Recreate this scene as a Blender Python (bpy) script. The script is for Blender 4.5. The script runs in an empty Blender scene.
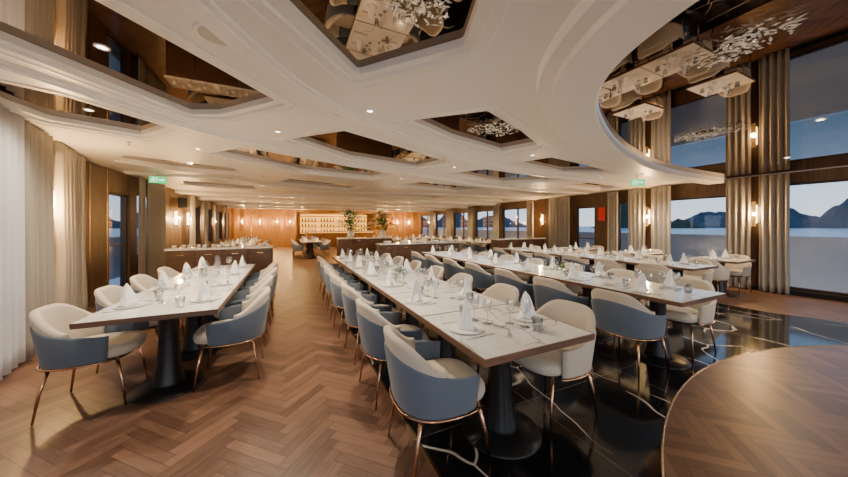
import bpy, bmesh, math, random
from mathutils import Vector, Matrix
random.seed(7)
COL = bpy.context.scene.collection
pi = math.pi

# ---------------------------------------------------------------- materials
def new_mat(name):
    m = bpy.data.materials.new(name); m.use_nodes = True
    nt = m.node_tree
    return m, nt, nt.nodes['Principled BSDF'], nt.nodes['Material Output']

def setp(b, color=None, rough=None, metal=None, emis=None, estr=None, trans=None, spec=None, coat=None, sheen=None):
    if color is not None: b.inputs['Base Color'].default_value = (*color, 1)
    if rough is not None: b.inputs['Roughness'].default_value = rough
    if metal is not None: b.inputs['Metallic'].default_value = metal
    if emis is not None: b.inputs['Emission Color'].default_value = (*emis, 1)
    if estr is not None: b.inputs['Emission Strength'].default_value = estr
    if trans is not None: b.inputs['Transmission Weight'].default_value = trans
    if spec is not None: b.inputs['Specular IOR Level'].default_value = spec
    if coat is not None: b.inputs['Coat Weight'].default_value = coat
    if sheen is not None: b.inputs['Sheen Weight'].default_value = sheen

def simple(name, color, rough=.5, metal=0., var=.08, scale=20., bump=0., **k):
    m, nt, b, o = new_mat(name)
    setp(b, color, rough, metal, **k)
    tc = nt.nodes.new('ShaderNodeTexCoord')
    n = nt.nodes.new('ShaderNodeTexNoise'); n.inputs['Scale'].default_value = scale
    n.inputs['Detail'].default_value = 4
    nt.links.new(tc.outputs['Object'], n.inputs['Vector'])
    mx = nt.nodes.new('ShaderNodeMix'); mx.data_type = 'RGBA'
    mx.inputs[6].default_value = (*[max(0, c*(1-var)) for c in color], 1)
    mx.inputs[7].default_value = (*[min(1, c*(1+var)) for c in color], 1)
    nt.links.new(n.outputs['Fac'], mx.inputs[0])
    nt.links.new(mx.outputs[2], b.inputs['Base Color'])
    if bump:
        bp = nt.nodes.new('ShaderNodeBump'); bp.inputs['Strength'].default_value = bump
        bp.inputs['Distance'].default_value = .003
        nt.links.new(n.outputs['Fac'], bp.inputs['Height'])
        nt.links.new(bp.outputs['Normal'], b.inputs['Normal'])
    return m

def emit(name, color, s):
    m, nt, b, o = new_mat(name)
    setp(b, color, .5, emis=color, estr=s)
    return m

def glassy(name, tint=(1, 1, 1), fac=.12, rough=.02, rim=.6, ex=3.):
    m, nt, b, o = new_mat(name)
    nt.nodes.remove(b)
    t = nt.nodes.new('ShaderNodeBsdfTransparent'); t.inputs[0].default_value = (*tint, 1)
    g = nt.nodes.new('ShaderNodeBsdfGlossy'); g.inputs['Roughness'].default_value = rough
    lw = nt.nodes.new('ShaderNodeLayerWeight'); lw.inputs[0].default_value = .5
    mt = nt.nodes.new('ShaderNodeMath'); mt.operation = 'MULTIPLY_ADD'
    mt.inputs[1].default_value = rim; mt.inputs[2].default_value = fac
    pw = nt.nodes.new('ShaderNodeMath'); pw.operation = 'POWER'; pw.inputs[1].default_value = ex
    nt.links.new(lw.outputs['Facing'], pw.inputs[0]); nt.links.new(pw.outputs[0], mt.inputs[0])
    mix = nt.nodes.new('ShaderNodeMixShader')
    nt.links.new(mt.outputs[0], mix.inputs[0]); nt.links.new(t.outputs[0], mix.inputs[1]); nt.links.new(g.outputs[0], mix.inputs[2])
    nt.links.new(mix.outputs[0], o.inputs[0])
    return m

class NB:
    """small node-math helper"""
    def __init__(s, nt): s.nt = nt
    def m(s, op, a, b=None, c=None):
        n = s.nt.nodes.new('ShaderNodeMath'); n.operation = op
        for i, v in enumerate((a, b, c)):
            if v is None: continue
            if isinstance(v, (int, float)): n.inputs[i].default_value = v
            else: s.nt.links.new(v, n.inputs[i])
        return n.outputs[0]
    def mixf(s, f, a, b):
        return s.m('ADD', s.m('MULTIPLY', a, s.m('SUBTRACT', 1., f)), s.m('MULTIPLY', b, f))

def herringbone(name, dark, light):
    m, nt, b, o = new_mat(name); q = NB(nt)
    geo = nt.nodes.new('ShaderNodeNewGeometry')
    sep = nt.nodes.new('ShaderNodeSeparateXYZ'); nt.links.new(geo.outputs['Position'], sep.inputs[0])
    x, y = sep.outputs[0], sep.outputs[1]
    W = .075; N = 6
    r = .70710678/W
    u = q.m('ADD', q.m('MULTIPLY', q.m('ADD', x, y), r), 4000.)
    v = q.m('ADD', q.m('MULTIPLY', q.m('SUBTRACT', y, x), r), 4000.)
    i = q.m('FLOOR', u); j = q.m('FLOOR', v)
    fu = q.m('FRACT', u); fv = q.m('FRACT', v)
    mm = q.m('MODULO', q.m('ADD', q.m('SUBTRACT', i, j), 2400.), 2.*N)
    mm = q.m('FLOOR', q.m('ADD', mm, .01))
    ver = q.m('GREATER_THAN', mm, N-.5)
    ida = q.mixf(ver, q.m('SUBTRACT', i, mm), i)
    idb = q.mixf(ver, j, q.m('ADD', q.m('ADD', j, mm), .37))
    cross = q.mixf(ver, fv, fu)
    alh = q.m('ADD', mm, fu)
    alv = q.m('ADD', q.m('SUBTRACT', 2.*N-1, mm), fv)
    along = q.mixf(ver, alh, alv)
    def edge(val, lim, w):
        return q.m('MAXIMUM', q.m('LESS_THAN', val, w), q.m('GREATER_THAN', val, lim-w))
    gap = q.m('MAXIMUM', edge(cross, 1., .025), edge(along, float(N), .03))
    cb = nt.nodes.new('ShaderNodeCombineXYZ'); nt.links.new(ida, cb.inputs[0]); nt.links.new(idb, cb.inputs[1])
    wn = nt.nodes.new('ShaderNodeTexWhiteNoise'); wn.noise_dimensions = '3D'; nt.links.new(cb.outputs[0], wn.inputs['Vector'])
    gc = nt.nodes.new('ShaderNodeCombineXYZ')
    nt.links.new(q.m('MULTIPLY', along, .35), gc.inputs[0]); nt.links.new(q.m('MULTIPLY', cross, 4.), gc.inputs[1])
    nt.links.new(q.m('MULTIPLY', wn.outputs['Value'], 37.), gc.inputs[2])
    ns = nt.nodes.new('ShaderNodeTexNoise'); ns.inputs['Scale'].default_value = 1.6; ns.inputs['Detail'].default_value = 6
    nt.links.new(gc.outputs[0], ns.inputs['Vector'])
    f = q.m('ADD', q.m('MULTIPLY', wn.outputs['Value'], .55), q.m('MULTIPLY', q.m('SUBTRACT', ns.outputs['Fac'], .3), .9))
    f = q.m('MINIMUM', q.m('MAXIMUM', f, 0.), 1.)
    mx = nt.nodes.new('ShaderNodeMix'); mx.data_type = 'RGBA'
    mx.inputs[6].default_value = (*dark, 1); mx.inputs[7].default_value = (*light, 1)
    nt.links.new(f, mx.inputs[0])
    m2 = nt.nodes.new('ShaderNodeMix'); m2.data_type = 'RGBA'
    nt.links.new(mx.outputs[2], m2.inputs[6]); m2.inputs[7].default_value = (*[c*.35 for c in dark], 1)
    nt.links.new(q.m('MULTIPLY', gap, .75), m2.inputs[0])
    nt.links.new(m2.outputs[2], b.inputs['Base Color'])
    nt.links.new(q.m('ADD', .24, q.m('MULTIPLY', ns.outputs['Fac'], .2)), b.inputs['Roughness'])
    return m

def marble(name, base, vein, scale, width, dist=.6, rough=.08, tile=0., tilecol=(0, 0, 0), cloud=None, thr=.45, det=6):
    m, nt, b, o = new_mat(name); q = NB(nt)
    geo = nt.nodes.new('ShaderNodeNewGeometry')
    ns = nt.nodes.new('ShaderNodeTexNoise'); ns.inputs['Scale'].default_value = scale*1.3; ns.inputs['Detail'].default_value = det
    nt.links.new(geo.outputs['Position'], ns.inputs['Vector'])
    va = nt.nodes.new('ShaderNodeVectorMath'); va.operation = 'MULTIPLY_ADD'
    va.inputs[1].default_value = (dist, dist, 0); nt.links.new(ns.outputs['Color'], va.inputs[0])
    mp = nt.nodes.new('ShaderNodeMapping'); mp.inputs['Rotation'].default_value = (0, 0, .6); mp.inputs['Scale'].default_value = (1, .5, 0)
    nt.links.new(geo.outputs['Position'], mp.inputs[0]); nt.links.new(mp.outputs[0], va.inputs[2])
    vo = nt.nodes.new('ShaderNodeTexVoronoi'); vo.feature = 'DISTANCE_TO_EDGE'; vo.inputs['Scale'].default_value = scale
    nt.links.new(va.outputs[0], vo.inputs['Vector'])
    n2 = nt.nodes.new('ShaderNodeTexNoise'); n2.inputs['Scale'].default_value = scale*.9+.4
    nt.links.new(geo.outputs['Position'], n2.inputs['Vector'])
    line = q.m('SUBTRACT', 1., q.m('MINIMUM', q.m('DIVIDE', vo.outputs['Distance'], width), 1.))
    mask = q.m('MINIMUM', q.m('MAXIMUM', q.m('MULTIPLY', q.m('SUBTRACT', n2.outputs['Fac'], thr), 7.), 0.), 1.)
    f = q.m('MULTIPLY', line, mask)
    mx = nt.nodes.new('ShaderNodeMix'); mx.data_type = 'RGBA'
    mx.inputs[6].default_value = (*base, 1); mx.inputs[7].default_value = (*vein, 1)
    nt.links.new(f, mx.inputs[0]); out = mx.outputs[2]
    if cloud:
        mc = nt.nodes.new('ShaderNodeMix'); mc.data_type = 'RGBA'
        mc.inputs[7].default_value = (*cloud, 1); nt.links.new(out, mc.inputs[6])
        nt.links.new(q.m('MULTIPLY', q.m('MAXIMUM', q.m('SUBTRACT', ns.outputs['Fac'], .45), 0.), 2.2), mc.inputs[0]); out = mc.outputs[2]
    if tile:
        sep = nt.nodes.new('ShaderNodeSeparateXYZ'); nt.links.new(geo.outputs['Position'], sep.inputs[0])
        g = None
        for a in (0, 1):
            fr = q.m('FRACT', q.m('DIVIDE', q.m('ADD', sep.outputs[a], 100.2), tile))
            l = q.m('LESS_THAN', fr, .006/tile)
            g = l if g is None else q.m('MAXIMUM', g, l)
        mt = nt.nodes.new('ShaderNodeMix'); mt.data_type = 'RGBA'
        nt.links.new(out, mt.inputs[6]); mt.inputs[7].default_value = (*tilecol, 1); nt.links.new(g, mt.inputs[0]); out = mt.outputs[2]
    nt.links.new(out, b.inputs['Base Color'])
    b.inputs['Roughness'].default_value = rough
    return m

def wood(name, dark, light, axis='Z', scale=3., rough=.4):
    m, nt, b, o = new_mat(name)
    tc = nt.nodes.new('ShaderNodeTexCoord'); mp = nt.nodes.new('ShaderNodeMapping')
    s = {'X': (.6, 9, 9), 'Y': (9, .6, 9), 'Z': (9, 9, .6)}[axis]
    mp.inputs['Scale'].default_value = s
    nt.links.new(tc.outputs['Object'], mp.inputs[0])
    n = nt.nodes.new('ShaderNodeTexNoise'); n.inputs['Scale'].default_value = scale; n.inputs['Detail'].default_value = 8; n.inputs['Distortion'].default_value = .6
    nt.links.new(mp.outputs[0], n.inputs['Vector'])
    r = nt.nodes.new('ShaderNodeValToRGB'); r.color_ramp.elements[0].position = .3; r.color_ramp.elements[1].position = .7
    r.color_ramp.elements[0].color = (*dark, 1); r.color_ramp.elements[1].color = (*light, 1)
    nt.links.new(n.outputs['Fac'], r.inputs[0]); nt.links.new(r.outputs[0], b.inputs['Base Color'])
    b.inputs['Roughness'].default_value = rough
    return m

M_floor = herringbone('oak_herringbone', (.062, .031, .020), (.225, .122, .077))
M_black = marble('black_marble', (.008, .008, .009), (.80, .73, .62), 1.25, .009, .30, .09, 1.2, (.10, .085, .07), None, .38, 2)
M_top = marble('white_marble', (.76, .75, .73), (.30, .26, .21), 2.1, .02, .5, .10, cloud=(.50, .48, .45), thr=.42)
M_white = simple('ceiling_white', (.86, .84, .80), .45, var=.02, scale=2)
M_white2 = simple('trim_white', (.90, .88, .84), .35, var=.02, scale=2)
M_mirror = simple('bronze_mirror', (.27, .20, .14), .012, 1., var=.03, scale=1)
M_wall = wood('wall_walnut', (.060, .030, .014), (.15, .078, .034))
M_wood = wood('dark_walnut', (.045, .022, .012), (.115, .06, .032), 'X')
M_edge = wood('table_edge_wood', (.08, .04, .022), (.19, .10, .06), 'X', 4)
M_blue = simple('slate_blue_fabric', (.105, .135, .180), .85, var=.15, scale=160, bump=.4, sheen=.2)
M_cream = simple('cream_fabric', (.54, .475, .385), .85, var=.07, scale=150, bump=.4, sheen=.12)
M_copper = simple('rose_gold_metal', (.58, .32, .19), .22, 1., var=.05)
M_brass = simple('brass', (.75, .52, .25), .25, 1., var=.05)
M_blk = simple('black_metal', (.014, .014, .015), .35, .3, var=.1)
M_napkin = simple('white_linen', (.92, .92, .91), .8, var=.03, scale=80, bump=.2)
M_china = simple('white_china', (.85, .84, .81), .12, var=.01)
M_steel = simple('cutlery_steel', (.75, .73, .70), .15, 1., var=.03)
M_glass = glassy('clear_glass', (.90, .92, .93), .16, .03, .9, 1.8)
M_pane = glassy('window_glass', (.95, .96, .97), .04)
M_drape = simple('taupe_drape', (.35, .32, .275), .9, var=.08, scale=40, bump=.2)
M_frame = simple('bronze_frame', (.07, .045, .03), .4, .4)
M_lamp = emit('lamp_glow', (1., .72, .38), 14.)
M_down = emit('downlight_glow', (1., .86, .66), 9.)
M_barglow = emit('bar_glow', (1., .47, .07), 2.2)
M_green = emit('exit_green', (.02, .55, .18), 1.6)
M_signw = emit('sign_white', (.9, .95, .9), 1.6)
M_red = simple('sign_red', (.7, .03, .03), .5)
M_leaf = simple('leaf_green', (.06, .14, .03), .6, var=.3, scale=30)
M_petal = simple('petal_white', (.92, .90, .84), .7, var=.05)
M_bott = simple('amber_bottle', (.20, .08, .02), .1, var=.3, scale=4)
M_gr = simple('grille_grey', (.50, .49, .47), .5, var=.1, scale=200)
M_bulw = simple('bulwark_white', (.80, .83, .88), .5, var=.02)
# crystal: clear glass, faint warm emission mixed in to paint its bright look
M_crys, nt, b, o = new_mat('crystal_added_glow'); nt.nodes.remove(b)
g_ = nt.nodes.new('ShaderNodeBsdfGlossy'); g_.inputs['Roughness'].default_value = .06; g_.inputs[0].default_value = (1, .92, .82, 1)
t_ = nt.nodes.new('ShaderNodeBsdfTransparent'); e_ = nt.nodes.new('ShaderNodeEmission'); e_.inputs[0].default_value = (1, .84, .62, 1); e_.inputs[1].default_value = .7
m1_ = nt.nodes.new('ShaderNodeMixShader'); m1_.inputs[0].default_value = .5
m2_ = nt.nodes.new('ShaderNodeMixShader'); m2_.inputs[0].default_value = .18
nt.links.new(t_.outputs[0], m1_.inputs[1]); nt.links.new(g_.outputs[0], m1_.inputs[2])
nt.links.new(m1_.outputs[0], m2_.inputs[1]); nt.links.new(e_.outputs[0], m2_.inputs[2]); nt.links.new(m2_.outputs[0], o.inputs[0])

# sheer
M_sheer, nt, b, o = new_mat('sheer_curtain'); nt.nodes.remove(b)
d_ = nt.nodes.new('ShaderNodeBsdfDiffuse'); d_.inputs[0].default_value = (.88, .88, .89, 1)
t_ = nt.nodes.new('ShaderNodeBsdfTranslucent'); t_.inputs[0].default_value = (.80, .80, .83, 1)
x_ = nt.nodes.new('ShaderNodeBsdfTransparent')
a_ = nt.nodes.new('ShaderNodeMixShader'); a_.inputs[0].default_value = .35
b_ = nt.nodes.new('ShaderNodeMixShader'); b_.inputs[0].default_value = .15
nt.links.new(d_.outputs[0], a_.inputs[1]); nt.links.new(t_.outputs[0], a_.inputs[2])
nt.links.new(a_.outputs[0], b_.inputs[1]); nt.links.new(x_.outputs[0], b_.inputs[2]); nt.links.new(b_.outputs[0], o.inputs[0])

M_sea = simple('sea_water', (.30, .43, .54), .3, var=.1, scale=.01)
M_rock = simple('island_rock', (.05, .09, .13), .9, var=.5, scale=.05)
M_rockg = simple('island_forest', (.035, .06, .04), .9, var=.6, scale=.08)

# ---------------------------------------------------------------- mesh helpers
def me(name, verts, faces, mat, smooth=False):
    m = bpy.data.meshes.new(name); m.from_pydata([tuple(v) for v in verts], [], faces)
    bm = bmesh.new(); bm.from_mesh(m); bmesh.ops.recalc_face_normals(bm, faces=bm.faces); bm.to_mesh(m); bm.free()
    m.materials.append(mat)
    if smooth: m.polygons.foreach_set('use_smooth', [True]*len(m.polygons))
    m.update(); return m

def boxes(name, lst, mat, bevel=0.):
    """lst of (x0,x1,y0,y1,z0,z1)"""
    bm = bmesh.new()
    for (x0, x1, y0, y1, z0, z1) in lst:
        r = bmesh.ops.create_cube(bm, size=1)
        for v in r['verts']:
            v.co = Vector(((x0+x1)/2+v.co.x*(x1-x0), (y0+y1)/2+v.co.y*(y1-y0), (z0+z1)/2+v.co.z*(z1-z0)))
    if bevel: bmesh.ops.bevel(bm, geom=list(bm.edges), offset=bevel, segments=2, affect='EDGES', profile=.5)
    m = bpy.data.meshes.new(name); bm.to_mesh(m); bm.free(); m.materials.append(mat); return m

def lathe(name, prof, mat, n=24, smooth=True):
    V, F = [], []
    for (r, z) in prof:
        for k in range(n):
            a = 2*pi*k/n; V.append((r*math.cos(a), r*math.sin(a), z))
    for i in range(len(prof)-1):
        for k in range(n):
            F.append((i*n+k, i*n+(k+1) % n, (i+1)*n+(k+1) % n, (i+1)*n+k))
    m = me(name, V, F, mat, smooth)
    bm = bmesh.new(); bm.from_mesh(m); bmesh.ops.remove_doubles(bm, verts=bm.verts, dist=1e-5); bm.to_mesh(m); bm.free()
    return m

def tube(name, pts, rads, mat, n=8):
    pts = [Vector(p) for p in pts]
    if not isinstance(rads, (list, tuple)): rads = [rads]*len(pts)
    V, F = [], []
    for i, p in enumerate(pts):
        t = (pts[min(i+1, len(pts)-1)]-pts[max(i-1, 0)]).normalized()
        up = Vector((0, 0, 1)) if abs(t.z) < .9 else Vector((1, 0, 0))
        a = t.cross(up).normalized(); b = t.cross(a).normalized()
        for k in range(n):
            an = 2*pi*k/n; V.append(p+(a*math.cos(an)+b*math.sin(an))*rads[i])
    for i in range(len(pts)-1):
        for k in range(n): F.append((i*n+k, i*n+(k+1) % n, (i+1)*n+(k+1) % n, (i+1)*n+k))
    F.append(tuple(range(n))); F.append(tuple((len(pts)-1)*n+k for k in range(n)))
    return me(name, V, F, mat, True)

def merge(name, ms):
    """join several meshes into one mesh keeping materials"""
    V, F, MI, mats, SM = [], [], [], [], []
    for m in ms:
        off = len(V); V += [v.co[:] for v in m.vertices]
        mt = m.materials[0]
        if mt not in mats: mats.append(mt)
        mi = mats.index(mt)
        for p in m.polygons:
            F.append(tuple(off+i for i in p.vertices)); MI.append(mi); SM.append(p.use_smooth)
    o = bpy.data.meshes.new(name); o.from_pydata(V, [], F)
    for mt in mats: o.materials.append(mt)
    o.polygons.foreach_set('material_index', MI); o.polygons.foreach_set('use_smooth', SM); o.update(); return o

def obj(name, data, loc=(0, 0, 0), rot=0., label=None, cat=None, group=None, kind=None, parent=None, scale=None):
    o = bpy.data.objects.new(name, data); o.location = loc
    o.rotation_euler = (0, 0, rot) if not isinstance(rot, tuple) else rot
    if scale: o.scale = scale
    if label: o['label'] = label
    if cat: o['category'] = cat
    if group: o['group'] = group
    if kind: o['kind'] = kind
    if parent: o.parent = parent
    COL.objects.link(o); return o

def thing(name, parts, loc, rot=0., label='', cat='', group=None, scale=None):
    e = obj(name, None, loc, rot, label, cat, group, scale=scale)
    e.empty_display_size = .1
    for p in parts:
        c = obj(p[0], p[1], parent=e)
        if len(p) > 2: c['label'] = p[2]
    return e

# ---------------------------------------------------------------- room shell
def plane_poly(name, pts, z, mat): return me(name, [(x, y, z) for x, y in pts], [tuple(range(len(pts)))], mat)
obj('floor', boxes('floor', [(-3.6, 10.0, -4, 22.2, -.1, 0)], M_floor), kind='structure', label='herringbone oak plank floor')
CX, CY, CR = 4.1, -3.15, 4.6
outer = [(.80, 9.0), (7.3, 9.0), (7.3, 1.9), (7.75, .9), (7.8, -.2)]
obj('floor.001', plane_poly('floor_marble', [(.80, -3.9)]+outer+[(7.8, -3.9)], .003, M_black), kind='structure', label='polished black marble inlay with white veins')
disc = [(CX+CR*math.cos(2*pi*k/96), CY+CR*math.sin(2*pi*k/96)) for k in range(96)]
disc = [(x, max(y, -3.95)) for x, y in disc]
obj('floor.002', plane_poly('floor_disc', disc, .006, M_floor), kind='structure', label='curved herringbone wood inlay')
obj('trim_1', tube('disc_trim', [(CX+CR*math.cos(pi*k/96), CY+CR*math.sin(pi*k/96), .004) for k in range(97)], .009, M_brass, 6), kind='structure', label='thin brass floor strip')
obj('trim_2', boxes('mtrim', [(.79, .806, -3.9, 9, 0, .006), (.79, 7.3, 8.99, 9.005, 0, .006)], M_brass), kind='structure', label='thin brass floor strip')

def shapes_curve(name, polys, z0, z1, mat):
    cu = bpy.data.curves.new(name, 'CURVE'); cu.dimensions = '2D'; cu.fill_mode = 'BOTH'
    cu.extrude = (z1-z0)/2
    for P in polys:
        s = cu.splines.new('POLY'); s.points.add(len(P)-1)
        for i, (x, y) in enumerate(P): s.points[i].co = (x, y, 0, 1)
        s.use_cyclic_u = True
    t = bpy.data.objects.new('tmp', cu); COL.objects.link(t)
    bpy.context.view_layer.update()
    m = bpy.data.meshes.new_from_object(t.evaluated_get(bpy.context.evaluated_depsgraph_get()))
    bpy.data.objects.remove(t)
    for v in m.vertices: v.co.z += (z0+z1)/2
    m.materials.clear(); m.materials.append(mat); m.name = name
    for p in m.polygons: p.use_smooth = False
    return m

def area2(P): return sum(P[i][0]*P[(i+1) % len(P)][1]-P[(i+1) % len(P)][0]*P[i][1] for i in range(len(P)))
def ccw(P): return P if area2(P) > 0 else P[::-1]
def offset(P, d):
    P = ccw(P); n = len(P); R = []
    for i in range(n):
        a, b, c = Vector(P[i-1]), Vector(P[i]), Vector(P[(i+1) % n])
        e1 = (b-a).normalized(); e2 = (c-b).normalized()
        n1 = Vector((e1.y, -e1.x)); n2 = Vector((e2.y, -e2.x))
        h = (n1+n2).normalized(); k = d/max(.35, h.dot(n1))
        R.append(tuple(b+h*k))
    return R
def rounded(P, r, n=6):
    P = ccw(P); R = []
    for i in range(len(P)):
        a, b, c = Vector(P[i-1]), Vector(P[i]), Vector(P[(i+1) % len(P)])
        r1 = min(r, (a-b).length*.45); r2 = min(r, (c-b).length*.45)
        p0 = b+(a-b).normalized()*r1; p2 = b+(c-b).normalized()*r2
        for k in range(n+1):
            t = k/n; R.append(tuple(p0*(1-t)**2+b*2*t*(1-t)+p2*t*t))
    return R
def catmull(P, n=8):
    R = []
    P = [Vector(p) for p in P]
    Q = [P[0]*2-P[1]]+P+[P[-1]*2-P[-2]]
    for i in range(1, len(Q)-2):
        for k in range(n):
            t = k/n; a, b, c, d = Q[i-1], Q[i], Q[i+1], Q[i+2]
            R.append(tuple(.5*((2*b)+(c-a)*t+(2*a-5*b+4*c-d)*t*t+(3*b-a-3*c+d)*t**3)))
    R.append(tuple(P[-1])); return R

PAN = [
 [(-1.75, 1.35), (-.90, 2.10), (-.45, 2.62), (-.10, 3.05), (-.64, 3.68), (-.92, 3.80), (-1.63, 2.78), (-2.1, 2.1)],
 [(-2.13, 3.6), (-1.84, 3.74), (-1.28, 4.41), (-1.71, 4.95), (-2.38, 4.68), (-2.47, 4.22)],
 [(-.10, 1.62), (.60, .80), (.92, 1.28), (1.04, 1.60), (.50, 2.26)],
 [(.04, 4.31), (.64, 3.66), (1.6, 4.10), (2.6, 4.6), (2.35, 5.36), (.99, 5.08)],
 [(1.26, 2.97), (1.85, 2.40), (2.6, 2.72), (3.27, 3.08), (3.04, 3.60), (2.0, 3.33)],
 [(-1.03, 5.60), (-.56, 5.05), (.8, 5.65), (2.07, 6.2), (1.84, 6.95), (.25, 6.70)],
 [(3.83, 4.15), (4.05, 3.55), (5.2, 3.72), (6.32, 3.95), (5.48, 4.45)],
 [(3.27, 5.55), (3.67, 4.85), (5.0, 5.0), (6.4, 5.1), (5.25, 6.2)],
 [(7.0, 5.9), (7.3, 5.2), (9.2, 5.3), (9.1, 6.0)],
 [(-2.7, 7.0), (-2.4, 6.4), (-1.0, 6.9), (-.9, 7.7), (-2.0, 7.6)],
 [(2.8, 7.9), (3.2, 7.0), (5.0, 7.2), (5.9, 7.5), (5.2, 8.4)],
 [(-.3, 8.9), (.1, 7.9), (2.0, 8.5), (1.8, 9.5)],
 [(6.6, 8.1), (6.9, 7.3), (9.2, 7.3), (9.1, 8.2)],
 [(3.0, 10.8), (3.3, 9.8), (5.6, 9.9), (5.6, 10.9)],
 [(-2.6, 10.2), (-2.4, 9.3), (-.9, 9.7), (-.9, 10.6)],
 [(6.6, 10.7), (6.9, 9.8), (9.2, 9.8), (9.1, 10.7)],
]
ELL = catmull([(1.62, -.4), (1.66, .3), (1.80, .88), (2.08, 1.34), (2.62, 1.76), (3.4, 2.16), (4.27, 2.51), (5.2, 2.80), (6.2, 3.04), (7.6, 3.2), (9.62, 3.22)], 6)
ELLC = ELL+[(9.62, -3.4), (3.2, -3.4), (2.0, -2.0)]
ROOM = [(-3.4, -3.9), (9.95, -3.9), (9.95, 22.1), (-3.4, 22.1)]
holes = lambda d: [rounded(offset(p, d), .03+d*.3) for p in PAN]
obj('ceiling', shapes_curve('ceiling_a', [ROOM, ELLC]+holes(.07), 2.60, 2.625, M_white), kind='structure', label='white coffered ceiling with curved openings')
obj('ceiling.001', shapes_curve('ceiling_c', [ROOM, ELLC]+holes(0), 2.625, 2.68, M_white), kind='structure', label='stepped white ceiling layer')
for i, p in enumerate(PAN):
    pp = offset(p, .02)
    bm_ = me('mirror_panel', [(x, y, 2.682) for x, y in pp]+[(x, y, 2.715) for x, y in pp],
             [tuple(range(len(pp))), tuple(range(len(pp), 2*len(pp)))]+[(k, (k+1) % len(pp), len(pp)+(k+1) % len(pp), len(pp)+k) for k in range(len(pp))], M_mirror)
    obj('ceiling_mirror_panel', bm_, label='bronze tinted mirror panel set into white ceiling recess', cat='mirror', group='bronze ceiling mirrors')
    if i < 8:
        obj('trim_%d' % (40+i), shapes_curve('frame', [rounded(offset(p, .165), .09), rounded(offset(p, .145), .08)], 2.592, 2.60, M_white2), kind='structure', label='thin raised ceiling moulding around mirror recess')
obj('ceiling_mirror_panel', me('mirror_big', [(x, y, 2.60) for x, y in offset(ELLC, -.01)], [tuple(range(len(ELLC)))], M_mirror), label='large curved bronze mirror ceiling panel', cat='mirror', group='bronze ceiling mirrors')
def band(name, P, d0, d1, prof, mat):
    """prof list of (fraction across, z)"""
    V, F = [], []; n = len(prof)
    for i in range(len(P)):
        a, b = Vector(P[max(i-1, 0)]), Vector(P[min(i+1, len(P)-1)])
        t = (b-a).normalized(); nn = Vector((-t.y, t.x))
        for f, z in prof:
            d = d0+(d1-d0)*f; V.append((P[i][0]+nn.x*d, P[i][1]+nn.y*d, z))
    for i in range(len(P)-1):
        for k in range(n): F.append((i*n+k, i*n+(k+1) % n, (i+1)*n+(k+1) % n, (i+1)*n+k))
    F.append(tuple(range(n))); F.append(tuple((len(P)-1)*n+k for k in range(n)))
    return me(name, V, F, mat)
obj('trim_3', band('ell_rim', ELL, 0, .46, [(0, 2.61), (0, 2.50), (.03, 2.49), (.72, 2.49), (.74, 2.53), (.97, 2.53), (1, 2.61)], M_white2), kind='structure', label='white curved ceiling rim')
S1 = catmull([(-.95, .7), (-.5, 1.7), (.1, 2.62), (.85, 3.18), (1.9, 3.78), (3.3, 4.3), (4.9, 4.72), (6.9, 4.78), (9.6, 4.85)])
S2 = catmull([(-2.05, 2.9), (-1.55, 3.55), (-1.05, 4.15), (-.4, 4.62), (.3, 4.98), (1.0, 5.45), (2.3, 5.80), (3.8, 6.3), (5.4, 6.75), (9.6, 6.8)])
S4 = catmull([(-3.1, 8.3), (-1.2, 8.5), (1.0, 10.1), (5.0, 9.1), (9.6, 9.1)])
for i, (S, w) in enumerate(((S1, .09), (S2, .10), (S4, .14))):
    obj('trim_%d' % (4+i), band('rib', S, -w, w, [(0, 2.605), (.01, 2.580), (.25, 2.580), (.26, 2.56), (.74, 2.56), (.75, 2.580), (.99, 2.580), (1, 2.605)], M_white2), kind='structure', label='raised curved ceiling moulding')
for i, yy in enumerate((11.6, 14.2, 17.0, 19.6)):
    obj('trim_%d' % (8+i), boxes('beam', [(-3.2, 9.8, yy, yy+.5, 2.5, 2.61)], M_white2, .01), kind='structure', label='white ceiling beam')

# walls with openings -------------------------------------------------
def wall(name, A, B, th, openings, mat, H=2.62):
    A, B = Vector(A), Vector(B); L = (B-A).length; rot = math.atan2(B.y-A.y, B.x-A.x)
    y0, y1 = min(0, th), max(0, th); L0 = []; u = 0
    for (a, b, z0, z1) in sorted(openings):
        if a > u: L0.append((u, a, y0, y1, 0, H))
        if z0 > 0: L0.append((a, b, y0, y1, 0, z0))
        if z1 < H: L0.append((a, b, y0, y1, z1, H))
        u = b
    if u < L: L0.append((u, L, y0, y1, 0, H))
    return obj(name, boxes(name, L0, mat), (A.x, A.y, 0), rot, kind='structure', label='walnut veneer wall panelling')
wn = [0]
def window(A, B, th, op, mull=1, rail=None, name=None, lab='tall window with dark bronze frame'):
    A, B = Vector(A), Vector(B); rot = math.atan2(B.y-A.y, B.x-A.x)
    a, b, z0, z1 = op; f = .05; ym = th*.5; y0, y1 = min(ym-.04, ym+.04), max(ym-.04, ym+.04)
    a += .004; b -= .004; z0 += .004; z1 -= .004
    L = [(a, a+f, y0, y1, z0, z1), (b-f, b, y0, y1, z0, z1), (a+f, b-f, y0, y1, z0, z0+f), (a+f, b-f, y0, y1, z1-f, z1)]
    for k in range(1, mull+1):
        u = a+(b-a)*k/(mull+1); L.append((u-.02, u+.02, y0, y1, z0+f, z1-f))
    if rail: L.append((a+f, b-f, y0+.01, y1-.01, rail-.015, rail+.015))
    wn[0] += 1
    o = obj(name or 'window_%d' % wn[0], boxes('window', L, M_frame), (A.x, A.y, 0), rot, kind='structure', label=lab)
    obj('window_glass', boxes('pane', [(a+.02, b-.02, ym-.004, ym+.004, z0+.02, z1-.02)], M_pane), parent=o)
    return o

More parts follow.
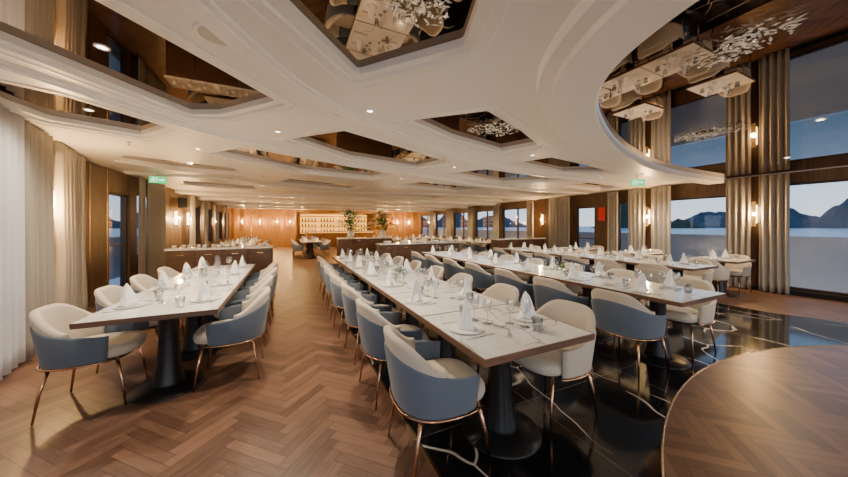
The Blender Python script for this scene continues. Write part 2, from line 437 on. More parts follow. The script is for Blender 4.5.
RA, RB = (9.8, -3.9), (9.8, 22.0)
def rY(y0, y1, z0, z1): return (y0+3.9, y1+3.9, z0, z1)
ropen = [rY(-3.5, .25, .08, 2.38), rY(.35, 2.4, .08, 2.38), rY(3.0, 4.55, .35, 2.22), rY(5.25, 5.9, .35, 2.22), rY(6.65, 7.4, .02, 2.15),
         rY(9.5, 11.5, .7, 2.3), rY(11.8, 13.8, .7, 2.3), rY(14.1, 16.2, .7, 2.3), rY(16.6, 18.7, .7, 2.3), rY(19.1, 21.3, .7, 2.3)]
wall('wall_right', RA, RB, -.16, ropen, M_wall)
for i, op in enumerate(ropen):
    if i == 4:
        window(RA, RB, -.16, op, 0, 1.0, 'door_1', 'glazed door with dark frame')
    else: window(RA, RB, -.16, op, 0 if i in (1, 2, 3) else 1)
LA, LB, LC = (-1.95, 1.5), (-3.2, 6.9), (-3.25, 22.0)
lop = [(1.5, 3.6, .15, 2.35)]
wall('wall_left', LA, LB, .16, lop, M_wall)
window(LA, LB, .16, lop[0], 1)
lop2 = [(1.0, 1.85, .02, 2.15), (2.2, 3.2, .7, 2.25), (6.3, 7.8, .7, 2.25), (8.4, 9.9, .7, 2.25), (10.6, 12.4, .7, 2.25), (13, 14.6, .7, 2.25)]
wall('wall_left.001', LB, LC, .16, lop2, M_wall)
for i, op in enumerate(lop2):
    if i == 0: window(LB, LC, .16, op, 0, 1.05, 'door_2', 'glazed door with dark frame')
    else: window(LB, LC, .16, op, 1)
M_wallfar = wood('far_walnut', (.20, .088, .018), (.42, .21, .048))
obj('wall_back', boxes('wall_back', [(-3.4, .6, 22, 22.15, 0, 2.62), (6.2, 9.95, 22, 22.15, 0, 2.62), (.6, 6.2, 22.0, 22.15, 2.4, 2.62), (.6, 6.2, 23.6, 23.75, 0, 2.4), (.5, .6, 22.15, 23.6, 0, 2.4), (6.2, 6.3, 22.15, 23.6, 0, 2.4)], M_wallfar), kind='structure', label='warm walnut back wall')
obj('floor.003', boxes('bar_floor', [(.5, 6.3, 22.2, 23.8, -.1, 0)], M_floor), kind='structure', label='bar alcove floor')
obj('ceiling.002', boxes('bar_ceiling', [(.5, 6.3, 22.15, 23.8, 2.4, 2.5)], M_wallfar), kind='structure', label='bar alcove wooden ceiling')
obj('baseboard_right', boxes('bb', [(9.62, 9.66, -3.9, 6.6, 0, .09), (9.62, 9.66, 7.45, 22, 0, .09)], M_blk), kind='structure', label='black baseboard')
obj('baseboard_left', boxes('bb', [(-3.19, -3.15, 8.8, 22, 0, .09)], M_blk), kind='structure', label='black baseboard')
obj('trim_20', boxes('joint', [(-3.185, -3.17, y, y+.02, .1, 2.6) for y in (7.2, 7.75, 10.4, 11.2, 12.0, 12.8)], M_brass), kind='structure', label='thin brass wall joints')
obj('trim_21', boxes('joint', [(x, x+.03, 21.97, 21.99, .1, 2.6) for x in (-3.1, -2.1, -1.1, -.15, .55, 6.5, 7.5, 8.5, 9.4)], M_brass), kind='structure', label='thin brass wall joints')

# curtains ------------------------------------------------------------
def curtain(A, B, z0, z1, folds, amp, mat, pinch=0., label='', name='curtain', seed=0):
    rnd = random.Random(seed)
    A, B = Vector(A), Vector(B); L = (B-A).length; rot = math.atan2(B.y-A.y, B.x-A.x)
    N = folds*12; Z = 14; V, F = [], []
    am = [rnd.uniform(.6, 1.1) for _ in range(folds+2)]; sh = [rnd.uniform(-.12, .12) for _ in range(folds+2)]
    for j in range(Z+1):
        t = j/Z; z = z0+(z1-z0)*t
        p = 1-pinch*math.exp(-((z-1.0)/.35)**2)
        for i in range(N+1):
            s = i/N; k = int(s*folds); f = s*folds-k
            A_ = am[k]*(1-f)+am[k+1]*f; S_ = sh[k]*(1-f)+sh[k+1]*f
            u = (s-.5)*L*p+L/2+S_*.1*(1-t)*L/folds
            V.append((u, amp*A_*math.sin(2*pi*s*folds)*(.6+.4*(1-t)), z))
    for j in range(Z):
        for i in range(N):
            a = j*(N+1)+i; F.append((a, a+1, a+N+2, a+N+1))
    m = me(name, V, F, mat, True)
    o = obj(name, m, (A.x, A.y, 0), rot, label, 'curtain', 'window curtains')
    md = o.modifiers.new('s', 'SOLIDIFY'); md.thickness = .006
    return o
wd = Vector((LB[0]-LA[0], LB[1]-LA[1])).normalized(); wnr = Vector((wd.y, -wd.x))
def Lp(y, d=.12):
    t = (y-LA[1])/wd.y; p = Vector(LA)+wd*t+wnr*d; return (p.x, p.y)
curtain(Lp(2.4, .14), Lp(4.55, .14), .03, 2.58, 14, .035, M_sheer, label='white sheer curtain over the window', name='sheer_curtain', seed=1)
curtain(Lp(4.5), Lp(5.3), .02, 2.58, 6, .07, M_drape, .05, 'taupe full length pleated drape beside wall lamp', seed=2)
curtain(Lp(5.55), Lp(6.7), .02, 2.58, 8, .07, M_drape, .14, 'taupe drape gathered at the middle beside wood panel', seed=3)
curtain((-3.05, 8.8), (-3.08, 9.15), .02, 2.58, 3, .05, M_drape, 0, 'taupe drape next to glazed door', seed=4)
curtain((-3.08, 9.3), (-3.08, 10.4), .02, 2.58, 8, .055, M_drape, 0, 'taupe drape next to glazed door', seed=4)
for k, y in enumerate((12.8, 14.8, 16.95, 19.4)):
    curtain((-3.08, y), (-3.08, y+.5), .02, 2.58, 4, .04, M_drape, 0, 'taupe pleated drape between windows', seed=5+k)
for k, (a, b) in enumerate(((2.22, 2.66), (2.78, 3.2), (4.3, 4.78), (4.92, 5.4), (5.7, 6.05), (7.45, 8.4), (9.2, 9.6), (11.45, 11.9), (13.7, 14.2), (16.1, 16.7), (18.6, 19.2))):
    curtain((9.52, a), (9.52, b), .02, 2.56, 4 if b-a < .6 else 7, .06, M_drape, .04 if k < 4 else 0, 'taupe floor length pleated drape beside window', seed=20+k)

# ---------------------------------------------------------------- sconces, lamps
def light(name, kind, loc, energy, color, size=.05, **k):
    l = bpy.data.lights.new(name, kind); l.energy = energy; l.color = color
    if kind in ('POINT', 'SPOT'): l.shadow_soft_size = size
    if kind == 'SPOT': l.spot_size = k.get('spot', 2.2); l.spot_blend = 1.
    o = bpy.data.objects.new(name, l); o.location = loc; COL.objects.link(o)
    return o
m_sglass = lathe('sconce_tube', [(0, -.2), (.028, -.2), (.032, -.18), (.032, .18), (.028, .2), (0, .2)], M_lamp, 16)
m_splate = boxes('sconce_plate', [(-.035, .035, -.075, -.06, -.28, .28)], M_brass, .004)
m_sarm = boxes('sconce_arm', [(-.01, .01, -.07, -.02, -.245, -.225), (-.01, .01, -.07, -.02, .225, .245), (-.02, .02, -.03, .02, -.235, -.205), (-.02, .02, -.03, .02, .205, .235)], M_brass)
def sconce(x, y, z, rot, e=16, side=(0, 0)):
    thing('wall_sconce', [('lamp_shade', m_sglass), ('wall_plate', m_splate), ('bracket', m_sarm)], (x, y, z), rot,
          'glowing vertical tube wall lamp with brass bracket', 'wall lamp', 'tube wall lamps')
    light('sconce_light', 'POINT', (x+side[0]*.09, y+side[1]*.09, z), e*4.2, (1, .58, .22), .04)
x, y = Lp(5.42, .10); sconce(x, y, 1.72, math.atan2(wd.y, wd.x)+pi, 26, (1, 0))
for y in (2.72, 4.85, 8.75): sconce(9.54, y, 1.72, -pi/2, 26, (-1, 0))
for y in (11.4, 12.6): sconce(-3.1, y, 1.7, pi/2, 24, (1, 0))
for x in (-2.6, -1.6, -.6, .2, 7.0, 8.0, 9.0): sconce(x, 21.90, 1.75, 0, 34, (0, -1))

m_dl = lathe('dl_ring', [(.042, 0), (.042, -.006), (.030, -.006), (.028, 0)], M_white2, 20)
m_dg = lathe('dl_glow', [(0, -.003), (.028, -.003), (.028, .004), (0, .004)], M_down, 20)
def downlight(x, y, z=2.60, e=60, spot=2.5, col=(1, .83, .62)):
    thing('downlight', [('ring', m_dl), ('lamp', m_dg)], (x, y, z), 0, 'small round recessed ceiling spotlight', 'ceiling light', 'ceiling spotlights')
    if e: light('downlight_beam', 'SPOT', (x, y, z-.03), e*1.8, col, .06, spot=spot)
for x, y in ((-.1, 3.95), (.75, 2.85), (-1.2, 5.35), (2.95, 4.85), (3.45, 6.85), (3.6, 3.5), (6.7, 4.4), (6.6, 6.4), (2.5, 6.6), (8.6, 4.3)):
    downlight(x, y, e=110)
for x in (-2, .3, 2.3, 6, 8.5):
    for y in (11.1, 13.4, 16.2, 18.8, 21):
        downlight(x, y, e=130 if (int(y) % 2 == 1 or x > 5) else 0, col=(1, .68, .33))
for x, y in ((5.2, 1.0), (7.6, 1.8), (4.2, -1.5)): downlight(x, y, 2.597, 85)
for x, y in ((-1.15, 2.75), (-1.9, 4.3)): downlight(x, y, 2.682, 75)
# added soft fill lights behind the viewpoint, brightening ceiling and foreground
for x, y in ((-1.0, -2.6), (2.6, -3.2), (6.4, -2.8)):
    light('fill_light', 'POINT', (x, y, 1.5), 120, (1, .82, .62), .35)

# ceiling speakers, sprinklers, signs
m_spk = lathe('spk', [(0, -.012), (.085, -.012), (.09, -.006), (.09, 0)], M_gr, 28)
m_spr = lathe('spkring', [(.09, 0), (.09, -.012), (.10, -.016), (.112, -.01), (.115, 0)], M_white2, 28)
for x, y, z in ((-.38, 2.1, 2.60), (.50, 3.0, 2.60), (-1.2, 8.1, 2.60), (6.4, 6.55, 2.60)):
    thing('ceiling_speaker', [('grille', m_spk), ('ring', m_spr)], (x, y, z), 0, 'round grey ceiling speaker with white ring', 'speaker', 'ceiling speakers')
m_sp1 = lathe('sprink', [(0, 0), (.03, 0), (.03, -.006), (.008, -.01), (.008, -.04), (.018, -.042), (.018, -.046), (0, -.046)], M_steel, 14)
for x, y in ((-1.95, 5.3), (.6, 5.35), (2.4, 4.3), (-.5, 7.6), (5.8, 6.4)):
    obj('fire_sprinkler', m_sp1, (x, y, 2.60), 0, 'small metal ceiling sprinkler head', 'sprinkler', 'ceiling sprinklers')
def exit_sign(x, y, z, rot):
    w = boxes('sign_mark', [(-.085, -.065, -.013, -.009, .035, .055), (-.095, -.06, -.013, -.009, -.01, .03), (-.11, -.095, -.013, -.009, -.05, -.01), (-.07, -.055, -.013, -.009, -.05, -.01), (-.06, -.035, -.013, -.009, .005, .02),
                            (.0, .07, -.013, -.009, -.008, .008), (.06, .10, -.013, -.009, -.02, .02), (-.03, -.015, -.013, -.009, -.05, .055)], M_signw)
    thing('exit_sign', [('sign_panel', boxes('ep', [(-.14, .14, -.01, .01, -.07, .07)], M_green, .003)), ('pictogram', w), ('rod', boxes('rod', [(-.005, .005, -.005, .005, .07, 2.6-z)], M_steel))],
          (x, y, z), rot, 'green illuminated emergency exit sign with running figure', 'exit sign')
exit_sign(-2.45, 7.9, 2.42, .2); exit_sign(6.9, 3.72, 2.40, -.6)
obj('fire_sign', boxes('fs', [(-.12, .12, -.01, .01, -.22, .22)], M_red, .003), (9.62, 6.3, 1.85), pi/2, 'red rectangular fire notice on wood wall', 'sign')
thing('wall_speaker', [('cabinet', boxes('ws', [(-.12, .12, -.1, .1, -.17, .17)], M_blk, .01)), ('cone', lathe('wc', [(0, .0), (.08, .01), (.09, .0)], M_gr, 20))], (-3.05, 11.9, 2.2), 0, 'black loudspeaker box mounted on wood wall', 'speaker')

# ---------------------------------------------------------------- crystal ceiling clusters
def chandelier(x, y, z, R, n, seed):
    rnd = random.Random(seed); V, F = [], []
    for k in range(n):
        a = rnd.uniform(0, 2*pi); r = R*rnd.random()**.7; c = Vector((r*math.cos(a), r*math.sin(a)*.7, rnd.uniform(-.035, -.015)))
        d = Vector((rnd.uniform(-1, 1), rnd.uniform(-1, 1), rnd.uniform(-.25, .1))).normalized(); L = rnd.uniform(.012, .035)
        s = d.cross(Vector((0, 0, 1))).normalized()*rnd.uniform(.006, .013); q = d.cross(s).normalized()*.006
        o = len(V); V += [c-d*L, c+s, c+q, c-s, c-q, c+d*L]
        F += [(o, o+1, o+2), (o, o+2, o+3), (o, o+3, o+4), (o, o+4, o+1), (o+5, o+2, o+1), (o+5, o+3, o+2), (o+5, o+4, o+3), (o+5, o+1, o+4)]
    m = me('crystals', V, F, M_crys)
    canopy = lathe('canopy', [(0, 0), (R*.3, 0), (R*.3, -.010), (R*.25, -.014), (0, -.014)], M_mirror, 24)
    thing('crystal_chandelier', [('crystal_leaves', m), ('canopy', canopy)], (x, y, z), rnd.uniform(0, 3), 'flush crystal cluster under bronze ceiling mirror', 'chandelier', 'crystal ceiling clusters')
chandelier(.62, 1.42, 2.682, .24, 130, 1)
chandelier(2.35, 2.92, 2.682, .33, 150, 2)
chandelier(2.55, .78, 2.60, .26, 120, 3)
chandelier(4.7, 1.75, 2.60, .36, 140, 4)

# ---------------------------------------------------------------- chair
def sweep(name, phm, a, b, th, zb, zt, lean, mat, n=30):
    """barrel shell: phi around -X, closed rounded cross-section"""
    V, F = [], []
    K = 6
    for i in range(n+1):
        ph = -phm+2*phm*i/n; s = abs(ph)/phm
        tf = 1 - max(0, (s-.88)/.12)**2*.7
        z0, z1 = zb(s), zt(s); t2 = th*tf/2; rr = min(t2, (z1-z0)*.45)
        pr = []
        for k in range(K+1):
            an = pi*k/K; pr.append((t2*math.cos(an), z1-rr+rr*math.sin(an)))
        zmid = (z0+z1)/2
        pr.append((-t2*1.0, zmid))
        for k in range(K+1):
            an = pi+pi*k/K; pr.append((t2*math.cos(an), z0+rr+rr*math.sin(an)))
        pr.append((t2*1.0, zmid))
        cx = -math.copysign(abs(math.cos(ph))**(2/2.5), math.cos(ph)); cy = math.copysign(abs(math.sin(ph))**(2/2.5), math.sin(ph))
        for (o, z) in pr:
            L = lean*(z-.4)
            V.append((cx*(a+o+L), cy*(b+o+L*.6), z))
        c = len(pr)
    for i in range(n):
        for k in range(c): F.append((i*c+k, i*c+(k+1) % c, (i+1)*c+(k+1) % c, (i+1)*c+k))
    F.append(tuple(range(c))); F.append(tuple(n*c+k for k in range(c)))
    return me(name, V, F, mat, True)
def pad(name, a, b, prof, mat, ex=3.2, n=36, cx=0.):
    V, F = [], []
    for (s, z) in prof:
        for k in range(n):
            t = 2*pi*k/n; c, d = math.cos(t), math.sin(t)
            V.append((cx+s*a*math.copysign(abs(c)**(2/ex), c), s*b*math.copysign(abs(d)**(2/ex), d), z))
    for i in range(len(prof)-1):
        for k in range(n): F.append((i*n+k, i*n+(k+1) % n, (i+1)*n+(k+1) % n, (i+1)*n+k))
    F.append(tuple(range(n))); F.append(tuple((len(prof)-1)*n+k for k in range(n)))
    return me(name, V, F, mat, True)
sm = lambda s: s*s*(3-2*s)
def chair_parts(shellmat):
    shell = sweep('chair_shell', 2.05, .265, .27, .03, lambda s: .375+.01*s, lambda s: .715-.13*sm(s), .16, shellmat)
    back = sweep('chair_back', 1.45, .240, .245, .055, lambda s: .44, lambda s: .81-.17*sm(s)**2, .17, M_cream)
    seat = pad('chair_seat', .265, .245, [(.2, .395), (.9, .39), (.97, .40), (1, .425), (.99, .455), (.93, .475), (.8, .483), (.3, .487)], M_cream, cx=.025)
    base = pad('chair_base', .235, .235, [(.2, .365), (.95, .365), (1, .375), (1, .392), (.2, .394)], M_blk, cx=.01)
    ring = []
    for i in range(25):
        ph = -2.1+4.2*i/24
        cx = -math.copysign(abs(math.cos(ph))**.8, math.cos(ph)); cy = math.copysign(abs(math.sin(ph))**.8, math.sin(ph))
        ring.append((cx*.287, cy*.289, .382))
    fr = tube('chair_frame', ring, .008, M_copper)
    legs = []
    for sx, sy in ((1, 1), (1, -1), (-1, 1), (-1, -1)):
        legs.append(tube('chair_leg', [(sx*.185, sy*.20, .385), (sx*.225, sy*.225, .2), (sx*.25, sy*.24, 0)], [.013, .011, .007], M_copper))
    return shell, back, seat, base, fr, legs
CP = {'blue': chair_parts(M_blue), 'cream': chair_parts(M_cream)}
m_chairfar = merge('far_chair', [CP['blue'][0], CP['blue'][1], CP['blue'][2], CP['blue'][4]]+CP['blue'][5])
def chair(x, y, rot, kind='blue', far=False, group='dining chairs'):
    rot += random.uniform(-.06, .06)
    lab = 'slate blue barrel dining chair, cream cushions, rose gold legs' if kind == 'blue' else 'all cream upholstered barrel dining chair with rose gold legs'
    if far:
        obj('dining_chair', m_chairfar, (x, y, 0), rot, lab, 'chair', group); return
    s, b, st, ba, fr, lg = CP[kind]
    thing('dining_chair', [('shell', s), ('backrest', b), ('seat', st), ('seat_base', ba), ('frame', fr)]+[('leg', l) for l in lg], (x, y, 0), rot, lab, 'chair', group)

# ---------------------------------------------------------------- tables
def table_parts(w, l):
    top = boxes('tabletop', [(-w/2+.008, w/2-.008, -l/2+.008, l/2-.008, .728, .75)], M_top, .002)
    e = [(-w/2, -w/2+.008, -l/2, l/2, .722, .7495), (w/2-.008, w/2, -l/2, l/2, .722, .7495), (-w/2+.008, w/2-.008, -l/2, -l/2+.008, .722, .7495), (-w/2+.008, w/2-.008, l/2-.008, l/2, .722, .7495),
         (-w/2+.002, w/2-.002, -l/2+.002, l/2-.002, .708, .727)]
    edge = boxes('table_edge', e, M_edge)
    ped = lathe('pedestal', [(0, .03), (.125, .03), (.115, .06), (.085, .25), (.07, .45), (.075, .62), (.10, .69), (.16, .70), (.16, .707), (0, .707)], M_blk, 28)
    bas = lathe('base', [(0, 0), (.27, 0), (.275, .006), (.27, .014), (.12, .03), (0, .03)], M_blk, 36)
    return [('tabletop', top, 'white veined marble top'), ('edge_band', edge, 'dark walnut edge'), ('pedestal', ped), ('base', bas)]
TP = table_parts(.88, .806)
def table(x, y, group): thing('dining_table', TP, (x, y, 0), 0, 'marble dining table with walnut edge on black pedestal', 'table', group)

# table ware
def napkin_mesh(seed):
    V, F = [], []; n = 24; H = [0, .03, .07, .115, .155, .195]; R = [.060, .05, .042, .033, .020, .002]
    for h, r in zip(H, R):
        for k in range(n):
            a = 2*pi*k/n; rr = r*(1+.22*math.cos(3*a+seed)+.10*math.cos(7*a))
            V.append((rr*math.cos(a)+h*.08, rr*math.sin(a)*.75, h+(.012*math.cos(2*a) if 0 < h < .18 else 0)))
    for i in range(len(H)-1):
        for k in range(n): F.append((i*n+k, i*n+(k+1) % n, (i+1)*n+(k+1) % n, (i+1)*n+k))
    F.append(tuple(range(n)))
    a = me('napkin', V, F, M_napkin, True)
    W = []
    for sgn in (-1, 1):
        W.append(me('w', [(-.01, sgn*.03, .02), (.055, sgn*.055, .0), (.075, sgn*.02, .004), (.03, sgn*.01, .075), (.02, sgn*.045, .06)], [(0, 1, 4), (1, 2, 3, 4), (0, 4, 3)], M_napkin))
    return merge('napkin', [a]+W)
NAP = [napkin_mesh(s) for s in (0, 1, 2)]
m_plate = lathe('plate', [(0, .001), (.07, .0), (.085, .002), (.118, .009), (.12, .010), (.117, .011), (.09, .006), (.07, .005), (0, .005)], M_china, 32)
m_wine = lathe('wine_glass', [(0, 0), (.034, .0), (.033, .003), (.006, .008), (.004, .02), (.004, .085), (.012, .095), (.032, .12), (.037, .145), (.034, .175), (.029, .20)], M_glass, 18)
m_tumb = lathe('tumbler', [(0, 0), (.03, 0), (.036, .09), (.0345, .09), (.029, .008), (0, .008)], M_glass, 18)
m_knife = boxes('knife', [(-.009, .009, -.11, .02, 0, .0025), (-.006, .006, .02, .11, 0, .005)], M_steel, .001)
m_fork = merge('fork', [boxes('f', [(-.005, .005, -.10, .05, 0, .004), (-.012, .012, .05, .065, 0, .003)]+[(-.012+i*.0066, -.008+i*.0066, .065, .10, 0, .003) for i in range(4)], M_steel)])
def setting(x, y, s, full=True, T=.75):
    """s=+1 diner sits on +X side"""
    r = 0 if s > 0 else pi
    j = lambda: random.uniform(-.008, .008)
    px = x
    obj('dinner_plate', m_plate, (px+j(), y+j(), T), 0, 'round white dinner plate on marble table', 'plate', 'dinner plates')
    obj('folded_napkin', random.choice(NAP), (px+j(), y+j(), T+.0095), random.uniform(0, 6), 'white linen napkin folded into a standing peak', 'napkin', 'folded white napkins')
    obj('wine_glass', m_wine, (px-s*.16+j(), y-s*.13+j(), T), 0, 'clear stemmed wine glass', 'glass', 'wine glasses')
    if full: obj('wine_glass', m_wine, (px-s*.20+j(), y-s*.03+j(), T), 0, 'clear stemmed wine glass', 'glass', 'wine glasses', scale=(.9, .9, .88))
    obj('water_tumbler', m_tumb, (px-s*.13+j(), y-s*.225+j(), T), 0, 'clear short water glass', 'glass', 'water glasses')
    if full:
        obj('table_knife', m_knife, (px, y+s*.155, T), r+pi/2, 'stainless steel table knife beside plate', 'knife', 'table knives')
        obj('table_fork', m_fork, (px, y-s*.155, T), r+pi/2, 'stainless steel table fork beside plate', 'fork', 'table forks')

def row(xc, y0, n, group, full=True, far=False, creams=(), spacing=.81):
    for i in range(n):
        y = y0+spacing*(i+.5); table(xc, y, group)
        jx = random.uniform(-.03, .03)
        chair(xc-.49+jx, y+.03, 0, 'cream' if ('L', i) in creams else 'blue', far, group.replace('tables', 'chairs'))
        chair(xc+.49-jx, y+.03, pi, 'cream' if ('R', i) in creams else 'blue', far, group.replace('tables', 'chairs'))
        setting(xc-.27, y+.02, -1, full); setting(xc+.27, y+.02, 1, full)

row(1.375, 1.23, 7, 'tables in the long central row', creams=[('R', 0), ('R', 1)])
row(-.965, 2.95, 4, 'tables in the short side row')
row(3.69, 1.38, 7, 'tables in the second long row', creams=[('R', 0), ('R', 2)])
row(6.45, 2.40, 6, 'tables in the third row', full=False, creams=[('R', 0), ('L', 1), ('R', 2), ('L', 0), ('R', 3)])
for yy in (2.9, 4.5, 6.1):
    table(8.35, yy, 'small tables by the window')
    for sx, r in ((-.49, 0), (.49, pi)):
        chair(8.35+sx, yy, r, 'cream', False, 'chairs by the window')
    setting(8.08, yy, -1, False); setting(8.62, yy, 1, False)
# far rows
for xc, y0, n in ((-1.4, 8.6, 4), (1.0, 13.5, 4), (5.3, 9.6, 4), (7.8, 9.6, 4), (-1.6, 13.6, 4), (5.0, 14.0, 4), (7.6, 14.0, 4)):
    for i in range(n):
        y = y0+.9*(i+.5); table(xc, y, 'tables in the rear dining area')
        chair(xc-.49, y, 0, 'blue', True, 'chairs in the rear dining area'); chair(xc+.49, y, pi, 'blue', True, 'chairs in the rear dining area')
        for sx in (-.24, .24):
            obj('folded_napkin', NAP[i % 3], (xc+sx, y, .75), i, 'white linen napkin folded into a standing peak', 'napkin', 'folded white napkins')
            obj('wine_glass', m_wine, (xc+sx*.5, y+.15, .75), 0, 'clear stemmed wine glass', 'glass', 'wine glasses')

# ---------------------------------------------------------------- sideboards / partitions
def sideboard(x0, x1, y0, y1, h, label, n):
    w = x1-x0
    parts = [('cabinet', boxes('cab', [(0, w, 0, y1-y0, .08, h-.04)], M_wood, .004)), ('countertop', boxes('ct', [(-.02, w+.02, -.02, y1-y0+.02, h-.04, h)], M_top, .004)), ('plinth', boxes('pl', [(.03, w-.03, .03, y1-y0-.03, 0, .08)], M_blk))]
    e = thing('sideboard', parts, (x0, y0, 0), 0, label, 'cabinet')
    for k in range(n):
        a = w*k/n+.01; b = w*(k+1)/n-.01
        d = obj('door', boxes('sd', [(a, b, -.018, -.001, .1, h-.06)], M_wood, .003), parent=e)
        obj('handle', boxes('sh', [((a+b)/2-.06, (a+b)/2+.06, -.03, -.019, h-.14, h-.125)], M_brass), parent=d)
sideboard(-2.15, -.3, 7.3, 7.75, 1.0, 'dark walnut service sideboard with marble top', 4)
sideboard(2.5, 5.3, 8.4, 8.75, .92, 'dark walnut dividing sideboard behind long tables', 5)
sideboard(6.9, 9.3, 8.4, 8.75, .98, 'dark walnut sideboard beside window wall', 4)
sideboard(1.9, 4.2, 12.2, 12.7, .95, 'walnut display cabinet carrying flower arrangements', 4)
m_cup = lathe('cup', [(0, 0), (.025, 0), (.04, .06), (.038, .06), (.023, .006), (0, .006)], M_china, 16)
for k in range(14):
    obj('coffee_cup', m_cup, (-2.05+k*.125, 7.42+(k % 2)*.12, 1.0), 0, 'small white cup on walnut sideboard', 'cup', 'cups on sideboard')
m_stack = lathe('ps', [(0, 0), (.07, 0), (.12, .02), (.12, .07), (0, .07)], M_china, 24)
for k in range(5):
    obj('plate_stack', m_stack, (2.8+k*.55, 8.57, .92), 0, 'stack of white plates on sideboard', 'plates', 'plate stacks')

def bouquet(x, y, z, S, seed, label, dens=1, tall=1.):
    rnd = random.Random(seed); V, F = [], []
    st = []
    for k in range(90*dens):
        a = rnd.uniform(0, 2*pi); el = rnd.uniform(.0, 1.45); r = S*rnd.uniform(.3, 1)
        d = Vector((math.cos(a)*math.cos(el), math.sin(a)*math.cos(el), math.sin(el)*tall))
        c = d*r+Vector((0, 0, S*.5)); s = d.cross(Vector((0, 0, 1))).normalized()*S*.07; L = d.normalized()*S*.18+Vector((0, 0, -S*.05))
        o = len(V); V += [c-L, c+s, c+L, c-s]; F.append((o, o+1, o+2, o+3))
        if k % 5 == 0: st.append(tube('st', [(0, 0, S*.3), tuple(c)], S*.012, M_leaf, 5))
    leaves = merge('lv', [me('l', V, F, M_leaf)]+st)
    bl = []
    for k in range(24*dens):
        a = rnd.uniform(0, 2*pi); el = rnd.uniform(.0, 1.4); r = S*rnd.uniform(.75, 1.05)
        c = Vector((math.cos(a)*math.cos(el)*r, math.sin(a)*math.cos(el)*r, math.sin(el)*r*tall+S*.5)); q = S*.12
        VV, FF = [], []
        for p in range(5):
            t = 2*pi*p/5; o = len(VV)
            VV += [(c.x, c.y, c.z), (c.x+q*math.cos(t-.4), c.y+q*math.sin(t-.4)*.8, c.z+q*.4), (c.x+q*1.2*math.cos(t), c.y+q*math.sin(t), c.z+q*.2), (c.x+q*math.cos(t+.4), c.y+q*math.sin(t+.4)*.8, c.z+q*.5)]
            FF.append((o, o+1, o+2, o+3))
        bl.append(me('pt', VV, FF, M_petal))
    vase = lathe('vase', [(0, 0), (S*.16, 0), (S*.2, S*.15), (S*.17, S*.4), (S*.13, S*.5), (S*.12, S*.5), (S*.15, S*.2), (0, S*.05)], M_china, 20)
    thing('flower_arrangement', [('vase', vase), ('foliage', leaves), ('blossoms', merge('bl', bl))], (x, y, z), 0, label, 'flowers')
bouquet(2.45, 12.45, .95, .72, 1, 'tall white flower arrangement on walnut cabinet', 2, 1.15)
bouquet(3.85, 12.45, .95, .72, 2, 'tall white flower arrangement with green leaves on cabinet', 2, 1.15)
bouquet(1.375, 3.66, .75, .12, 3, 'small white flowers in a vase on dining table')
bouquet(3.69, 3.0, .75, .12, 4, 'small green and white flowers in vase on table')
bouquet(6.45, 4.02, .75, .12, 5, 'small green and white flowers in vase on table')

# bar ------------------------------------------------------------------
thing('bar_counter', [('counter_body', boxes('bc', [(0, 4.6, 0, .6, 0, 1.05)], M_wallfar, .01)), ('counter_top', boxes('bt', [(-.05, 4.65, -.08, .65, 1.05, 1.1)], M_top, .005)), ('light_strip', boxes('bs', [(.05, 4.55, -.02, -.005, .98, 1.02)], M_barglow))],
      (1.2, 21.0, 0), 0, 'long wooden bar counter with warm light strip', 'bar')
obj('back_bar_panel', boxes('bp', [(0, 5, .3, .34, .9, 2.35)], M_barglow), (.9, 23.2, 0), 0, 'glowing amber panel behind bar shelves', 'panel')
for z in (.95, 1.35, 1.75, 2.15):
    obj('bar_shelf', boxes('s1', [(0, 5, 0, .28, z, z+.05)], M_wood), (.9, 23.2, 0), 0, 'wooden bar shelf board in front of amber panel', 'shelf', 'bar shelves')
m_bo = lathe('bottle', [(0, 0), (.045, 0), (.047, .16), (.043, .19), (.016, .22), (.015, .29), (0, .29)], M_bott, 10)
for z in (1.0, 1.4, 1.8):
    for k in range(22):
        if k % 6 != 5: obj('liquor_bottle', m_bo, (1.05+k*.22, 23.34, z), 0, 'amber glass bottle on backlit bar shelf', 'bottle', 'bottles on bar shelf')
light('bar_light', 'POINT', (3.5, 22.6, 2.2), 30, (1, .52, .16), .1)
for x in (.9, 6.0): light('bar_spot', 'POINT', (x, 20.2, 2.3), 60, (1, .55, .18), .1)

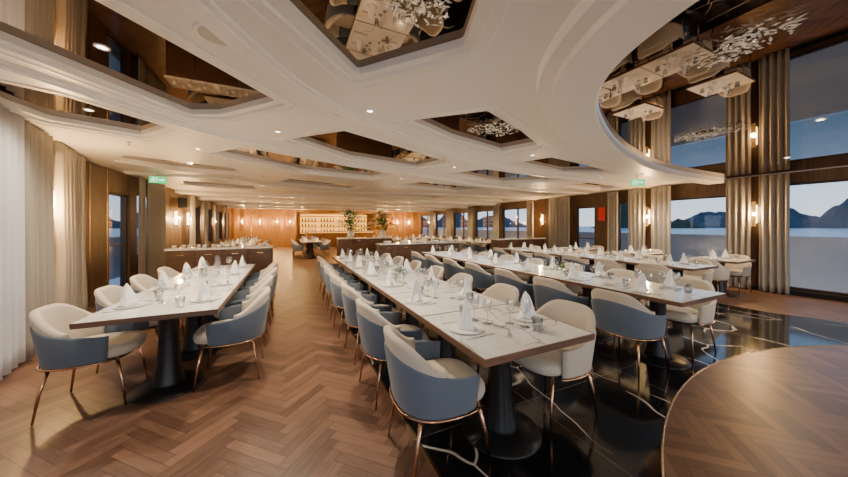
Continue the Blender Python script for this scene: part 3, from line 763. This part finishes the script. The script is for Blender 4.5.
# ---------------------------------------------------------------- outside
obj('sea', boxes('sea', [(-6000, 6000, -6000, 6000, -6.4, -6)], M_sea), label='calm sea at dusk', cat='sea', kind='structure')
obj('bulwark', boxes('bw', [(11.2, 11.3, -6, 24, -.1, 1.14), (11.15, 11.35, -6, 24, 1.14, 1.20)], M_bulw), label='white ship bulwark along outside deck', cat='railing')
obj('side_deck', boxes('dk', [(10.0, 11.2, -6, 24, -.15, -.03)], M_bulw), label='white painted side deck', cat='deck')
obj('bulwark', boxes('bw2', [(-4.7, -4.6, -2, 24, -.1, 1.12)], M_bulw), label='white ship bulwark along outside deck', cat='railing')
def island(cx, cy, R, peaks, seed, mat=None):
    V, F = [], []; N = 60; M = 14
    rr = math.atan2(cy, cx)+pi/2
    from mathutils import noise
    for j in range(M+1):
        for i in range(N+1):
            u = (i/N-.5)*2; v = (j/M-.5)*2
            h = 0
            for (pu, ph, pw) in peaks:
                h = max(h, ph*math.exp(-((u-pu)/pw)**2*1.2))
            h *= (1-v*v)*(1-u**8); h *= 1+.35*noise.noise(Vector((u*7, v*3, seed)))+.15*noise.noise(Vector((u*25, v*9, seed)))
            V.append((u*R, v*R*.35, -6.5+max(0, h)))
    for j in range(M):
        for i in range(N):
            a = j*(N+1)+i; F.append((a, a+1, a+N+2, a+N+1))
    obj('island', me('island', V, F, mat or M_rock, False), (cx, cy, 0), rr, 'dark limestone island rising from the sea', 'island', 'distant islands')
island(1140, 600, 170, [(-.1, 60, .3), (.35, 105, .35), (-.6, 30, .3)], 1, M_rockg)
island(1700, 330, 330, [(-.7, 80, .25), (-.25, 110, .25), (.3, 80, .3), (.75, 50, .3)], 2)
island(2500, 800, 500, [(-.5, 70, .3), (.2, 100, .35), (.7, 50, .3)], 3)
island(-558, 1369, 400, [(-.4, 110, .3), (.3, 130, .3)], 4)
island(900, 1500, 500, [(-.5, 70, .3), (0, 100, .2), (.5, 80, .3)], 5)

w = bpy.data.worlds.new('World'); bpy.context.scene.world = w; w.use_nodes = True
nt = w.node_tree; bg = nt.nodes['Background']
tc = nt.nodes.new('ShaderNodeTexCoord'); sp = nt.nodes.new('ShaderNodeSeparateXYZ'); cr = nt.nodes.new('ShaderNodeValToRGB')
nt.links.new(tc.outputs['Generated'], sp.inputs[0]); nt.links.new(sp.outputs[2], cr.inputs[0]); nt.links.new(cr.outputs[0], bg.inputs[0])
e = cr.color_ramp.elements; e[0].position = 0; e[0].color = (.80, .80, .80, 1); e[1].position = 1; e[1].color = (.06, .12, .26, 1)
for p, c in ((.06, (.60, .74, .88, 1)), (.2, (.28, .45, .70, 1))):
    q = cr.color_ramp.elements.new(p); q.color = c
bg.inputs[1].default_value = 1.85

# ---------------------------------------------------------------- camera
cam = bpy.data.cameras.new('camera'); cam.sensor_width = 36; cam.lens = 290/848*36; cam.shift_y = -.0147; cam.clip_end = 9000; cam.clip_start = .02
co = bpy.data.objects.new('camera', cam); co.location = (0, 0, 1.45); co.rotation_euler = (pi/2, 0, -math.radians(25.3)); COL.objects.link(co)
bpy.context.scene.camera = co
